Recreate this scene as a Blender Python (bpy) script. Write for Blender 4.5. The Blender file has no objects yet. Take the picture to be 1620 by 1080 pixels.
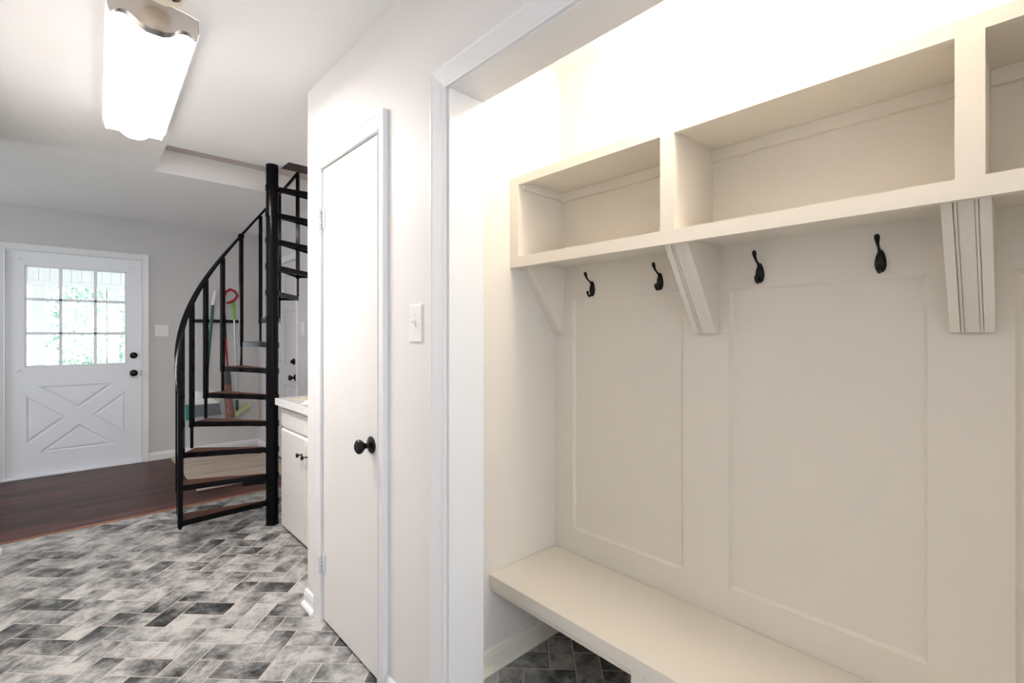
import bpy, bmesh, math, random
from mathutils import Vector, Matrix
random.seed(7)
R = math.radians
PI = math.pi
S = bpy.context.scene
COL = S.collection

# ------------------------------------------------------------ camera, world, exposure
CAM_H = 1.28
cam_data = bpy.data.cameras.new('camera')
cam = bpy.data.objects.new('camera', cam_data)
COL.objects.link(cam)
cam.location = (0, 0, CAM_H)
cam.rotation_euler = (R(90), 0, R(-42.8146))
cam_data.sensor_width = 36
cam_data.lens = 752.306 / 1620 * 36
cam_data.shift_y = -10.5 / 1620
cam_data.clip_start = 0.02
S.camera = cam
S.view_settings.view_transform = 'Standard'
S.view_settings.look = 'None'
S.view_settings.gamma = 1.0
S.view_settings.use_curve_mapping = False
S.view_settings.exposure = 0.87

w = bpy.data.worlds.new('world')
S.world = w
w.use_nodes = True
bg = w.node_tree.nodes['Background']
bg.inputs['Color'].default_value = (0.86, 0.94, 1.0, 1)
bg.inputs['Strength'].default_value = 2.1

ZC = 2.43      # ceiling height


def area(name, loc, rot, sx, sy, power, color, portal=False, spread=None):
    l = bpy.data.lights.new(name, 'AREA')
    l.shape = 'RECTANGLE'
    l.size = sx
    l.size_y = sy
    l.energy = power
    l.color = color
    o = bpy.data.objects.new(name, l)
    o.location = loc
    o.rotation_euler = rot
    if portal:
        l.cycles.is_portal = True
    if spread:
        l.spread = spread
    COL.objects.link(o)
    return o


# daylight comes in through these openings (door glass, window behind the camera, window of the far room)
area('daylight_hall_window', (0.25, -2.02, 1.35), (R(90), 0, 0), 0.95, 1.3, 16, (0.82, 0.91, 1.0))
area('daylight_room_window', (-2.86, 5.2, 1.45), (0, R(-90), 0), 1.1, 1.1, 12, (0.88, 0.94, 1.0))
area('daylight_door_glass', (0.046, 6.3, 1.45), (R(-90), 0, 0), 0.85, 1.05, 1, (1, 1, 1), portal=True)
area('daylight_upstairs', (1.0, 3.85, 4.3), (0, 0, 0), 0.9, 0.5, 4.5, (1.0, 0.95, 0.9))
ALCOVE_POWER = 11
FIXTURE_STRENGTH = 2.6


# ------------------------------------------------------------ materials
def mat(name, col, rough=0.5, metal=0.0, noise=0.0, nscale=20.0, bump=0.0, bscale=60.0, coat=0.0, emit=None, es=0.0, spec=None):
    m = bpy.data.materials.new(name)
    m.use_nodes = True
    nt = m.node_tree
    b = nt.nodes['Principled BSDF']
    b.inputs['Base Color'].default_value = (*col, 1)
    b.inputs['Roughness'].default_value = rough
    b.inputs['Metallic'].default_value = metal
    if spec is not None:
        b.inputs['Specular IOR Level'].default_value = spec
    if coat:
        b.inputs['Coat Weight'].default_value = coat
    if emit:
        b.inputs['Emission Color'].default_value = (*emit, 1)
        b.inputs['Emission Strength'].default_value = es
    tc = nt.nodes.new('ShaderNodeTexCoord')
    if noise:
        n = nt.nodes.new('ShaderNodeTexNoise')
        n.inputs['Scale'].default_value = nscale
        n.inputs['Detail'].default_value = 5
        nt.links.new(tc.outputs['Object'], n.inputs['Vector'])
        r = nt.nodes.new('ShaderNodeMapRange')
        r.inputs['From Min'].default_value = 0.3
        r.inputs['From Max'].default_value = 0.7
        r.inputs['To Min'].default_value = 1 - noise
        r.inputs['To Max'].default_value = 1 + noise
        nt.links.new(n.outputs['Fac'], r.inputs['Value'])
        mx = nt.nodes.new('ShaderNodeVectorMath')
        mx.operation = 'SCALE'
        mx.inputs[0].default_value = col
        nt.links.new(r.outputs['Result'], mx.inputs['Scale'])
        nt.links.new(mx.outputs['Vector'], b.inputs['Base Color'])
    if bump:
        n = nt.nodes.new('ShaderNodeTexNoise')
        n.inputs['Scale'].default_value = bscale
        n.inputs['Detail'].default_value = 4
        nt.links.new(tc.outputs['Object'], n.inputs['Vector'])
        bp = nt.nodes.new('ShaderNodeBump')
        bp.inputs['Strength'].default_value = bump
        bp.inputs['Distance'].default_value = 0.003
        nt.links.new(n.outputs['Fac'], bp.inputs['Height'])
        nt.links.new(bp.outputs['Normal'], b.inputs['Normal'])
    return m


M = {}
M['hall_wall'] = mat('hall_wall_paint', (0.80, 0.775, 0.765), 0.55, noise=0.012, nscale=3, bump=0.08, bscale=90)
M['grey_wall'] = mat('grey_wall_paint', (0.63, 0.615, 0.605), 0.6, noise=0.012, nscale=3, bump=0.08, bscale=90)
M['ceiling'] = mat('ceiling_paint', (0.88, 0.865, 0.855), 0.7, noise=0.01, nscale=2)
M['alcove'] = mat('alcove_paint', (0.86, 0.815, 0.755), 0.5, noise=0.01, nscale=3, bump=0.04, bscale=90)
M['trim'] = mat('trim_paint', (0.80, 0.80, 0.81), 0.32, bump=0.03, bscale=50)
M['joinery'] = mat('joinery_paint', (0.88, 0.825, 0.735), 0.42, bump=0.05, bscale=45)
M['hinge'] = mat('painted_hinge', (0.76, 0.76, 0.77), 0.4)
M['taupe'] = mat('taupe_board_paint', (0.52, 0.47, 0.435), 0.5)
M['door'] = mat('door_paint', (0.82, 0.80, 0.79), 0.3, bump=0.03, bscale=30)
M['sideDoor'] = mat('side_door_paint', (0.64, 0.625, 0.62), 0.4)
M['farDoor'] = mat('exterior_door_paint', (0.85, 0.865, 0.90), 0.35)
M['black'] = mat('black_metal', (0.004, 0.004, 0.005), 0.25, spec=0.28)
M['stair'] = mat('black_gloss_paint', (0.003, 0.003, 0.004), 0.15, bump=0.12, bscale=60, spec=0.11)
M['plastic'] = mat('white_plastic', (0.85, 0.84, 0.82), 0.3)
M['cream'] = mat('cream_plastic', (0.80, 0.70, 0.58), 0.4)
M['nickel'] = mat('brushed_nickel', (0.62, 0.58, 0.54), 0.25, metal=1.0)
M['lens'] = mat('lens_acrylic', (0.9, 0.9, 0.9), 0.4, emit=(1.0, 0.975, 0.945), es=FIXTURE_STRENGTH)
M['bulb'] = mat('bulb_glass', (0.9, 0.85, 0.75), 0.4, emit=(1.0, 0.80, 0.56), es=1.0)
M['cabinet'] = mat('cabinet_paint', (0.80, 0.775, 0.755), 0.35)
M['counter'] = mat('countertop_laminate', (0.62, 0.61, 0.60), 0.12, noise=0.1, nscale=60)
M['paper'] = mat('kraft_paper', (0.55, 0.47, 0.38), 0.8, noise=0.05)
M['paperW'] = mat('white_paper', (0.72, 0.70, 0.66), 0.8)
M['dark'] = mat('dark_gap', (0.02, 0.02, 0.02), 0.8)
M['green'] = mat('dark_green_metal', (0.01, 0.10, 0.055), 0.35)
M['lime'] = mat('lime_plastic', (0.20, 0.55, 0.06), 0.35)
M['limeHead'] = mat('pale_lime_sponge', (0.50, 0.58, 0.28), 0.8, bump=0.6, bscale=80)
M['teal'] = mat('teal_bristles', (0.03, 0.28, 0.22), 0.8)
M['bristle'] = mat('grey_bristles', (0.17, 0.19, 0.21), 0.8)
M['red'] = mat('red_plastic', (0.35, 0.008, 0.012), 0.3)
M['steelPole'] = mat('silver_pole', (0.62, 0.64, 0.66), 0.3, metal=0.6)
M['greyPl'] = mat('dark_grey_plastic', (0.07, 0.07, 0.08), 0.3)
M['bag'] = mat('white_bag', (0.75, 0.76, 0.78), 0.35)
M['leaf'] = mat('leaf_green', (0.36, 0.49, 0.44), 0.6, noise=0.3, nscale=5)
M['bark'] = mat('bark', (0.25, 0.2, 0.16), 0.9)
M['porch'] = mat('porch_white', (0.74, 0.73, 0.73), 0.5)
M['lawn'] = mat('lawn', (0.30, 0.42, 0.22), 0.9, noise=0.2)
M['deck'] = mat('deck_floor', (0.55, 0.54, 0.52), 0.7)


def wood_mat(name, c1, c2, rough, scale, axis='X', stretch=10.0, coat=0.0):
    m = bpy.data.materials.new(name)
    m.use_nodes = True
    nt = m.node_tree
    b = nt.nodes['Principled BSDF']
    tc = nt.nodes.new('ShaderNodeTexCoord')
    mp = nt.nodes.new('ShaderNodeMapping')
    sc = [stretch] * 3
    sc['XYZ'.index(axis)] = 1.0
    mp.inputs['Scale'].default_value = sc
    nt.links.new(tc.outputs['Object'], mp.inputs['Vector'])
    n = nt.nodes.new('ShaderNodeTexNoise')
    n.inputs['Scale'].default_value = scale
    n.inputs['Detail'].default_value = 6
    n.inputs['Distortion'].default_value = 0.6
    nt.links.new(mp.outputs['Vector'], n.inputs['Vector'])
    r = nt.nodes.new('ShaderNodeValToRGB')
    r.color_ramp.elements[0].position = 0.32
    r.color_ramp.elements[0].color = (*c1, 1)
    r.color_ramp.elements[1].position = 0.68
    r.color_ramp.elements[1].color = (*c2, 1)
    nt.links.new(n.outputs['Fac'], r.inputs['Fac'])
    nt.links.new(r.outputs['Color'], b.inputs['Base Color'])
    b.inputs['Roughness'].default_value = rough
    b.inputs['Specular IOR Level'].default_value = 0.22
    return m, nt, b, r


M['tread'] = wood_mat('stained_tread_wood', (0.022, 0.008, 0.005), (0.085, 0.028, 0.013), 0.45, 3.0)[0]
M['mat'] = wood_mat('pale_wood_grain', (0.40, 0.31, 0.24), (0.58, 0.48, 0.39), 0.55, 2.2, 'X', 9.0)[0]
M['landing'] = wood_mat('landing_wood', (0.02, 0.008, 0.006), (0.06, 0.02, 0.014), 0.4, 3.0)[0]
M['edge'] = wood_mat('edge_strip_wood', (0.22, 0.09, 0.05), (0.38, 0.18, 0.10), 0.4, 3.0)[0]

# plank floor (planks run along X)
mw, nt, b, ramp = wood_mat('plank_floor', (0.022, 0.007, 0.005), (0.085, 0.028, 0.019), 0.34, 2.0, 'X', 14.0)
b.inputs['Specular IOR Level'].default_value = 0.16
tc = nt.nodes.new('ShaderNodeTexCoord')
br = nt.nodes.new('ShaderNodeTexBrick')
br.inputs['Scale'].default_value = 1.0
br.inputs['Brick Width'].default_value = 0.95
br.inputs['Row Height'].default_value = 0.083
br.inputs['Mortar Size'].default_value = 0.0012
br.inputs['Mortar Smooth'].default_value = 0.2
br.offset = 0.37
br.inputs['Color1'].default_value = (0.42, 0.42, 0.42, 1)
br.inputs['Color2'].default_value = (1.75, 1.65, 1.6, 1)
br.inputs['Mortar'].default_value = (0.22, 0.2, 0.2, 1)
nt.links.new(tc.outputs['Object'], br.inputs['Vector'])
mm = nt.nodes.new('ShaderNodeMix')
mm.data_type = 'RGBA'
mm.blend_type = 'MULTIPLY'
mm.inputs['Factor'].default_value = 1
nt.links.new(ramp.outputs['Color'], mm.inputs['A'])
nt.links.new(br.outputs['Color'], mm.inputs['B'])
nt.links.new(mm.outputs['Result'], b.inputs['Base Color'])
M['planks'] = mw


def tile_material():
    m = bpy.data.materials.new('slate_look_tile')
    m.use_nodes = True
    nt = m.node_tree
    b = nt.nodes['Principled BSDF']
    uv = nt.nodes.new('ShaderNodeUVMap')
    uv.uv_map = 'tile'
    at = nt.nodes.new('ShaderNodeAttribute')
    at.attribute_name = 'tone'
    comb = nt.nodes.new('ShaderNodeVectorMath')
    comb.operation = 'MULTIPLY'
    comb.inputs[1].default_value = (1.0, 1.15, 1.0)
    nt.links.new(uv.outputs['UV'], comb.inputs[0])

    def noise(scale, detail, dist, rough=0.6):
        n = nt.nodes.new('ShaderNodeTexNoise')
        n.inputs['Scale'].default_value = scale
        n.inputs['Detail'].default_value = detail
        n.inputs['Distortion'].default_value = dist
        n.inputs['Roughness'].default_value = rough
        nt.links.new(comb.outputs['Vector'], n.inputs['Vector'])
        return n
    n1 = noise(10.5, 8, 0.15, 0.66)
    n2 = noise(55, 8, 0.1, 0.8)

    def math_(op, a, bb, c=None):
        x = nt.nodes.new('ShaderNodeMath')
        x.operation = op
        for i, v in enumerate((a, bb, c)):
            if v is None:
                continue
            if isinstance(v, (int, float)):
                x.inputs[i].default_value = v
            else:
                nt.links.new(v, x.inputs[i])
        return x.outputs[0]
    sep = nt.nodes.new('ShaderNodeSeparateColor')
    nt.links.new(at.outputs['Color'], sep.inputs['Color'])
    a = math_('SUBTRACT', n1.outputs['Fac'], 0.5)
    a = math_('MULTIPLY', a, 2.3)
    c = math_('SUBTRACT', n2.outputs['Fac'], 0.5)
    a = math_('MULTIPLY_ADD', c, 0.95, a)
    a = math_('ADD', a, sep.outputs['Red'])
    r = nt.nodes.new('ShaderNodeValToRGB')
    els = r.color_ramp.elements
    els[0].position = 0.0
    els[0].color = (0.015, 0.016, 0.016, 1)
    els[1].position = 1.0
    els[1].color = (0.50, 0.48, 0.46, 1)
    for p, col in ((0.22, (0.055, 0.056, 0.055)), (0.45, (0.165, 0.163, 0.16)), (0.68, (0.30, 0.292, 0.283))):
        e = els.new(p)
        e.color = (*col, 1)
    nt.links.new(a, r.inputs['Fac'])
    nt.links.new(r.outputs['Color'], b.inputs['Base Color'])
    b.inputs['Roughness'].default_value = 0.42
    bp = nt.nodes.new('ShaderNodeBump')
    bp.inputs['Strength'].default_value = 0.15
    bp.inputs['Distance'].default_value = 0.002
    nt.links.new(n2.outputs['Fac'], bp.inputs['Height'])
    nt.links.new(bp.outputs['Normal'], b.inputs['Normal'])
    return m


M['tile'] = tile_material()
M['grout'] = mat('grout', (0.66, 0.60, 0.55), 0.85, noise=0.06, nscale=30)


def glass_material():
    m = bpy.data.materials.new('window_glass')
    m.use_nodes = True
    nt = m.node_tree
    for n in list(nt.nodes):
        nt.nodes.remove(n)
    out = nt.nodes.new('ShaderNodeOutputMaterial')
    tr = nt.nodes.new('ShaderNodeBsdfTransparent')
    tr.inputs['Color'].default_value = (0.98, 0.985, 0.985, 1)
    gl = nt.nodes.new('ShaderNodeBsdfGlossy')
    gl.inputs['Roughness'].default_value = 0.03
    fr = nt.nodes.new('ShaderNodeFresnel')
    fr.inputs['IOR'].default_value = 1.35
    mx = nt.nodes.new('ShaderNodeMixShader')
    nt.links.new(fr.outputs[0], mx.inputs[0])
    nt.links.new(tr.outputs[0], mx.inputs[1])
    nt.links.new(gl.outputs[0], mx.inputs[2])
    nt.links.new(mx.outputs[0], out.inputs[0])
    return m


M['glass'] = glass_material()


# ------------------------------------------------------------ helpers
def box(bm, x0, x1, y0, y1, z0, z1):
    vs = [bm.verts.new(p) for p in ((x0, y0, z0), (x1, y0, z0), (x1, y1, z0), (x0, y1, z0),
                                    (x0, y0, z1), (x1, y0, z1), (x1, y1, z1), (x0, y1, z1))]
    for f in ((0, 3, 2, 1), (4, 5, 6, 7), (0, 1, 5, 4), (1, 2, 6, 5), (2, 3, 7, 6), (3, 0, 4, 7)):
        bm.faces.new([vs[i] for i in f])
    return vs


def prism(bm, pts, vec):
    """extrude the 3-D polygon pts by vec"""
    v = Vector(vec)
    a = [bm.verts.new(p) for p in pts]
    c = [bm.verts.new(Vector(p) + v) for p in pts]
    n = len(pts)
    bm.faces.new(a)
    bm.faces.new(list(reversed(c)))
    for i in range(n):
        bm.faces.new((a[i], c[i], c[(i + 1) % n], a[(i + 1) % n]))


def tube(bm, path, radii, seg=12, caps=True, flat=1.0, flat_dir=None):
    pts = [Vector(p) for p in path]
    if isinstance(radii, (int, float)):
        radii = [radii] * len(pts)
    rings = []
    ref = None
    for i, p in enumerate(pts):
        t = (pts[min(i + 1, len(pts) - 1)] - pts[max(i - 1, 0)]).normalized()
        if ref is None:
            ref = Vector((0, 0, 1)) if abs(t.z) < 0.9 else Vector((0, 1, 0))
            if flat_dir:
                ref = Vector(flat_dir)
        u = (ref - t * ref.dot(t)).normalized()
        v = t.cross(u)
        ref = u
        ring = []
        for k in range(seg):
            a = 2 * PI * k / seg
            ring.append(bm.verts.new(p + (u * math.cos(a) + v * math.sin(a) * flat) * radii[i]))
        rings.append(ring)
    for i in range(len(rings) - 1):
        for k in range(seg):
            bm.faces.new((rings[i][k], rings[i][(k + 1) % seg], rings[i + 1][(k + 1) % seg], rings[i + 1][k]))
    if caps:
        bm.faces.new(list(reversed(rings[0])))
        bm.faces.new(rings[-1])


def lathe(bm, prof, origin=(0, 0, 0), axis=(0, 0, 1), seg=32, sx=1.0, sy=1.0):
    """prof: (radius, height) list, turned about axis"""
    ax = Vector(axis).normalized()
    ref = Vector((0, 0, 1)) if abs(ax.z) < 0.9 else Vector((1, 0, 0))
    u = (ref - ax * ref.dot(ax)).normalized()
    v = ax.cross(u)
    o = Vector(origin)
    rings = []
    for r, h in prof:
        if r < 1e-6:
            rings.append([bm.verts.new(o + ax * h)])
        else:
            rings.append([bm.verts.new(o + ax * h + u * (r * sx * math.cos(2 * PI * k / seg)) + v * (r * sy * math.sin(2 * PI * k / seg))) for k in range(seg)])
    for a, b_ in zip(rings, rings[1:]):
        for k in range(seg):
            k2 = (k + 1) % seg
            if len(a) == 1 and len(b_) == 1:
                continue
            if len(a) == 1:
                bm.faces.new((a[0], b_[k2], b_[k]))
            elif len(b_) == 1:
                bm.faces.new((a[k], a[k2], b_[0]))
            else:
                bm.faces.new((a[k], a[k2], b_[k2], b_[k]))


def obj(name, bm, material, parent=None, bevel=0.0, smooth=False, label=None, seg=2):
    bmesh.ops.recalc_face_normals(bm, faces=bm.faces)
    me = bpy.data.meshes.new(name)
    bm.to_mesh(me)
    bm.free()
    me.materials.append(material)
    o = bpy.data.objects.new(name, me)
    COL.objects.link(o)
    if parent:
        o.parent = parent
        o.matrix_parent_inverse = Matrix.Translation(-parent.location) if parent.rotation_euler.z == 0 else parent.matrix_basis.inverted()
    if smooth:
        for p in me.polygons:
            p.use_smooth = True
        md = o.modifiers.new('edge', 'EDGE_SPLIT')
        md.split_angle = R(38)
    if bevel:
        md = o.modifiers.new('bevel', 'BEVEL')
        md.width = bevel
        md.segments = seg
        md.limit_method = 'ANGLE'
        md.angle_limit = R(40)
    if label:
        o['label'] = label
    return o


def boxes(name, lst, material, parent=None, bevel=0.0, **k):
    bm = bmesh.new()
    for t in lst:
        box(bm, *t)
    return obj(name, bm, material, parent, bevel, **k)


def struct(o, label=None):
    o['kind'] = 'structure'
    if label:
        o['label'] = label
    return o


def thing(name, label, cat, loc=(0, 0, 0), group=None, kind=None):
    o = bpy.data.objects.new(name, None)
    o.empty_display_size = 0.05
    COL.objects.link(o)
    o.location = loc
    o['label'] = label
    if kind:
        o['kind'] = kind
    else:
        o['category'] = cat
    if group:
        o['group'] = group
    return o


def tag(o, label, cat, group=None):
    o['label'] = label
    o['category'] = cat
    if group:
        o['group'] = group
    return o


# ------------------------------------------------------------ shell
XW, XWB = 0.825, 0.951          # hall wall, front and back face
DY0, DY1, DZ = 1.600, 2.142, 2.03   # closet door opening
OY0, OY1, OZ = -0.376, 1.171, 2.015   # alcove opening
YC = 2.32                        # outside corner of the hall wall
AY0, AY1 = -0.60, 1.395          # alcove side walls
XB = 1.577                       # alcove back wall
YF = 6.03
XR = 1.588
struct(boxes('wall_right', [
    (XW, XWB, DY1, YC, 0, ZC), (XW, XWB, DY0, DY1, DZ, ZC), (XW, XWB, OY1, DY0, 0, ZC),
    (XW, XWB, OY0, OY1, OZ, ZC), (XW, XWB, -2.0, OY0, 0, ZC)], M['hall_wall']), 'white hallway wall')
struct(boxes('wall_closet_end', [(XWB, 1.70, 2.20, YC, 0, ZC)], M['hall_wall']))
struct(boxes('wall_alcove_left', [(XWB, 1.70, AY1, AY1 + 0.10, 0, ZC)], M['alcove']))
struct(boxes('wall_alcove_right', [(XWB, 1.70, AY0 - 0.10, AY0, 0, ZC)], M['alcove']))
struct(boxes('wall_alcove_back', [(XB, 1.70, AY0, AY1, 0, ZC)], M['alcove']))
struct(boxes('wall_left', [(-0.45, -0.33, -2.0, 4.12, 0, ZC)], M['hall_wall']))
struct(boxes('wall_back', [(-0.45, -0.24, -2.12, -2.0, 0, ZC), (0.74, XWB, -2.12, -2.0, 0, ZC),
                           (-0.24, 0.74, -2.12, -2.0, 0, 0.68), (-0.24, 0.74, -2.12, -2.0, 2.02, ZC)], M['hall_wall']))
DX0, DX1, DZF = -0.425, 0.520, 2.03   # exterior door opening
struct(boxes('wall_far', [(-2.8, DX0, YF, YF + 0.14, 0, ZC), (DX1, 1.70, YF, YF + 0.14, 0, ZC),
                          (DX0, DX1, YF, YF + 0.14, DZF, ZC)], M['grey_wall']), 'grey wall around the exterior door')
SY0, SY1 = 4.748, 5.56               # side door opening
struct(boxes('wall_side', [(XR, 1.72, YC, SY0, 0, ZC), (XR, 1.72, SY0, SY1, 2.009, ZC),
                           (XR, 1.72, SY1, YF, 0, ZC)], M['grey_wall']), 'grey side wall with the six-panel door')
struct(boxes('wall_room_near', [(-2.8, -0.45, 4.0, 4.12, 0, ZC)], M['grey_wall']))
struct(boxes('wall_room_left', [(-2.92, -2.8, 4.0, 4.65, 0, ZC), (-2.92, -2.8, 5.75, 6.17, 0, ZC),
                                (-2.92, -2.8, 4.65, 5.75, 0, 0.9), (-2.92, -2.8, 4.65, 5.75, 2.0, ZC)], M['grey_wall']))
# ceiling with the stairwell hole (L-shaped)
HX0, HX1, HY0, HYB, HY1, HXS = 0.424, 1.588, 3.535, 3.336, 4.152, 1.062
struct(boxes('ceiling', [
    (-2.92, 1.72, -2.12, HYB, ZC, ZC + 0.17), (-2.92, HXS, HYB, HY0, ZC, ZC + 0.17), (-2.92, HX0, HY0, HY1, ZC, ZC + 0.17),
    (HX1, 1.72, HYB, HY1, ZC, ZC + 0.17), (-2.92, 1.72, HY1, 6.17, ZC, ZC + 0.17)], M['ceiling']), 'white ceiling with the stairwell opening')
# upper shaft walls of the stairwell
struct(boxes('wall_stairwell', [
    (HX0 - 0.1, 1.72, HY1, HY1 + 0.1, ZC + 0.17, 4.4), (HX0 - 0.1, HX0, 2.6, HY1, ZC + 0.17, 4.4),
    (1.62, 1.72, 2.6, HY1, ZC + 0.17, 4.4), (HX0 - 0.1, 1.72, 2.5, 2.6, ZC + 0.17, 4.4),
    (HX0 - 0.1, 1.72, 2.5, HY1 + 0.1, 4.4, 4.5)], M['hall_wall']))
struct(boxes('trim_1', [(HX0, 1.588, HY1 - 0.016, HY1, ZC + 0.165, ZC + 0.30)], M['taupe'], bevel=0.002), 'board along the upper floor edge inside the stairwell opening')


# ------------------------------------------------------------ tile floor (herringbone of 10 x 20 cm tiles)
def clip(poly, a, b_, c):
    """keep a*x+b*y<=c"""
    out = []
    for i in range(len(poly)):
        p, q = poly[i], poly[(i + 1) % len(poly)]
        dp, dq = a * p[0] + b_ * p[1] - c, a * q[0] + b_ * q[1] - c
        if dp <= 0:
            out.append(p)
        if (dp < 0 < dq) or (dq < 0 < dp):
            t = dp / (dp - dq)
            out.append((p[0] + t * (q[0] - p[0]), p[1] + t * (q[1] - p[1])))
    return out


def herringbone():
    bm = bmesh.new()
    uvl = bm.loops.layers.uv.new('tile')
    cl = bm.loops.layers.float_color.new('tone')
    U = 0.0985
    g = 0.0022
    e1 = Vector((math.sin(R(135)), math.cos(R(135))))      # to the right in the picture
    e2 = Vector((math.sin(R(45)), math.cos(R(45))))        # away from the camera
    O = Vector((0.370, 2.631))
    rnd = random.Random(11)
    tiles = []
    for i in range(-45, 46):
        for m_ in range(-14, 15):
            x, y = i + 4 * m_, -i
            tiles.append((x, y, 2, 1))
            tiles.append((x, y - 2, 1, 2))
    for (x, y, dx, dy) in tiles:
        c0 = O + e1 * (x * U) + e2 * (y * U)
        if not (-1.2 < c0.x < 2.2 and -2.3 < c0.y < 4.6):
            continue
        P = []
        for (a, b_) in ((0, 0), (dx, 0), (dx, dy), (0, dy)):
            ax = a * U + (g if a == 0 else -g)
            by = b_ * U + (g if b_ == 0 else -g)
            q = O + e1 * (x * U + ax) + e2 * (y * U + by)
            P.append((q.x, q.y))
        L = P
        for (a, b_, c) in ((0, 1, 4.250), (1, 0, 1.575), (-1, 0, 0.329), (0, -1, 1.999)):
            if len(L) > 2:
                L = clip(L, a, b_, c)
        if len(L) < 3:
            continue
        if x == 0 and y == 0:
            base = 0.22
        elif (x, y, dx) in ((0, -2, 1), (4 - 1, -2 + 1, 1)):
            base = 0.92
        else:
            base = rnd.choice([0.30, 0.42, 0.50, 0.55, 0.58, 0.61, 0.64, 0.66, 0.70, 0.73, 0.80])
        hot = rnd.random()
        off = Vector((rnd.uniform(0, 60), rnd.uniform(0, 60)))
        vs = [bm.verts.new((p[0], p[1], 0.0)) for p in L]
        f = bm.faces.new(vs)
        if f.normal.z < 0:
            f.normal_flip()
        for lp in f.loops:
            co = Vector((lp.vert.co.x, lp.vert.co.y)) - c0
            uu, vv = co.dot(e1), co.dot(e2)
            if dy > dx:
                uu, vv = vv, uu
            # tone drifts along the length of each tile
            tn = base + (uu / (2 * U) - 0.5) * (0.44 if hot > 0.5 else -0.44) * (0.5 + hot % 0.5)
            lp[uvl].uv = (uu + off.x, vv + off.y)
            lp[cl] = (tn, rnd.random(), 0, 1)
    bmesh.ops.recalc_face_normals(bm, faces=bm.faces)
    if sum(f.normal.z for f in bm.faces) < 0:
        bmesh.ops.reverse_faces(bm, faces=bm.faces)
    me = bpy.data.meshes.new('floor')
    bm.to_mesh(me)
    bm.free()
    me.materials.append(M['tile'])
    return me


fl = bpy.data.objects.new('floor', herringbone())
COL.objects.link(fl)
struct(fl, 'grey slate-look tile floor laid in herringbone')
boxes('grout', [(-0.45, 1.70, -2.12, 4.25, -0.05, -0.0012)], M['grout'], fl)
struct(boxes('floor_wood', [(-2.92, 1.72, 4.262, 6.17, -0.05, 0.004)], M['planks'], bevel=0.0), 'dark reddish-brown plank floor')
struct(boxes('trim_2', [(-0.33, XR, 4.245, 4.266, -0.05, 0.006)], M['edge'], bevel=0.002), 'wooden strip between tile and plank floor')
struct(boxes('floor_room', [(-2.92, -0.45, 4.12, 4.262, -0.05, 0.004)], M['planks']))


# ------------------------------------------------------------ casings, baseboards
def casing_u(name, plane, ext, y0, y1, z, w_, th, label=None, horizontal='Y', sgn=-1, right=True):
    """door casing: mitred boards with a stepped profile round an opening. plane = wall face."""
    bm = bmesh.new()
    # profile across width: (distance from the opening edge, thickness)
    prof = [(0.0, 0.0), (0.0, th * 0.62), (w_ * 0.10, th * 0.72), (w_ * 0.16, th * 0.55), (w_ * 0.24, th * 0.58), (w_ * 0.80, th * 0.9), (w_ * 0.86, th), (w_ * 0.97, th), (w_, th * 0.85), (w_, 0.0)]
    path = [((y0, 0), (-1, 0)), ((y0, z), (-1, 1)), ((y1, z), (1, 1)), ((y1, 0), (1, 0))]
    rings = []
    for (a, zz), (da, dz) in path:
        ring = []
        for d, t in prof:
            c = a + da * d
            h = zz + dz * d
            ring.append(bm.verts.new((plane + sgn * t, c, h) if horizontal == 'Y' else (c, plane + sgn * t, h)))
        rings.append(ring)
    n = len(prof)
    for r0, r1 in zip(rings, rings[1:]):
        for k in range(n):
            bm.faces.new((r0[k], r0[(k + 1) % n], r1[(k + 1) % n], r1[k]))
    bm.faces.new(rings[0])
    bm.faces.new(rings[-1])
    return struct(obj(name, bm, M['trim']), label)


casing_u('trim_3', XW, None, DY0 - 0.002, DY1 - 0.006, DZ - 0.009, 0.060, 0.020, 'white casing around the closet door')
casing_u('trim_4', XW, None, OY0, OY1, OZ, 0.072, 0.020, 'wide white casing around the mudroom alcove opening')
casing_u('trim_5', YF, None, DX0 + 0.004, DX1 - 0.004, DZF, 0.058, 0.018, 'white casing around the exterior door', horizontal='X')
casing_u('trim_6', XR, None, SY0 + 0.004, SY1, 2.012, 0.060, 0.018, 'white casing around the side door')
# jamb lining of the alcove opening
struct(boxes('trim_7', [(XW - 0.004, XWB + 0.002, OY1 - 0.012, OY1, 0, OZ), (XW - 0.004, XWB + 0.002, OY0, OY0 + 0.012, 0, OZ),
                        (XW - 0.004, XWB + 0.002, OY0 + 0.012, OY1 - 0.012, OZ - 0.004, OZ + 0.004)], M['trim'], bevel=0.002), 'jamb lining of the alcove opening')


def baseboard(name, a, b_, nrm, h=0.085, th=0.013, shoe=True, label=None, mt='trim'):
    """a,b floor points on the wall face, nrm = direction into the room"""
    bm = bmesh.new()
    a, b_, n = Vector((*a, 0)), Vector((*b_, 0)), Vector((*nrm, 0))
    prof = [(0, 0), (th, 0), (th, h * 0.72), (th * 0.8, h * 0.8), (th * 0.75, h * 0.88), (th * 0.4, h * 0.97), (0, h)]
    if shoe:
        prof = [(0, 0), (th + 0.016, 0), (th + 0.017, 0.008), (th + 0.013, 0.016), (th + 0.004, 0.021), (th, 0.022)] + prof[2:]
    pts = [a + n * p + Vector((0, 0, z)) for p, z in prof]
    prism(bm, pts, b_ - a)
    return struct(obj(name, bm, M[mt]), label)


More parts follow.
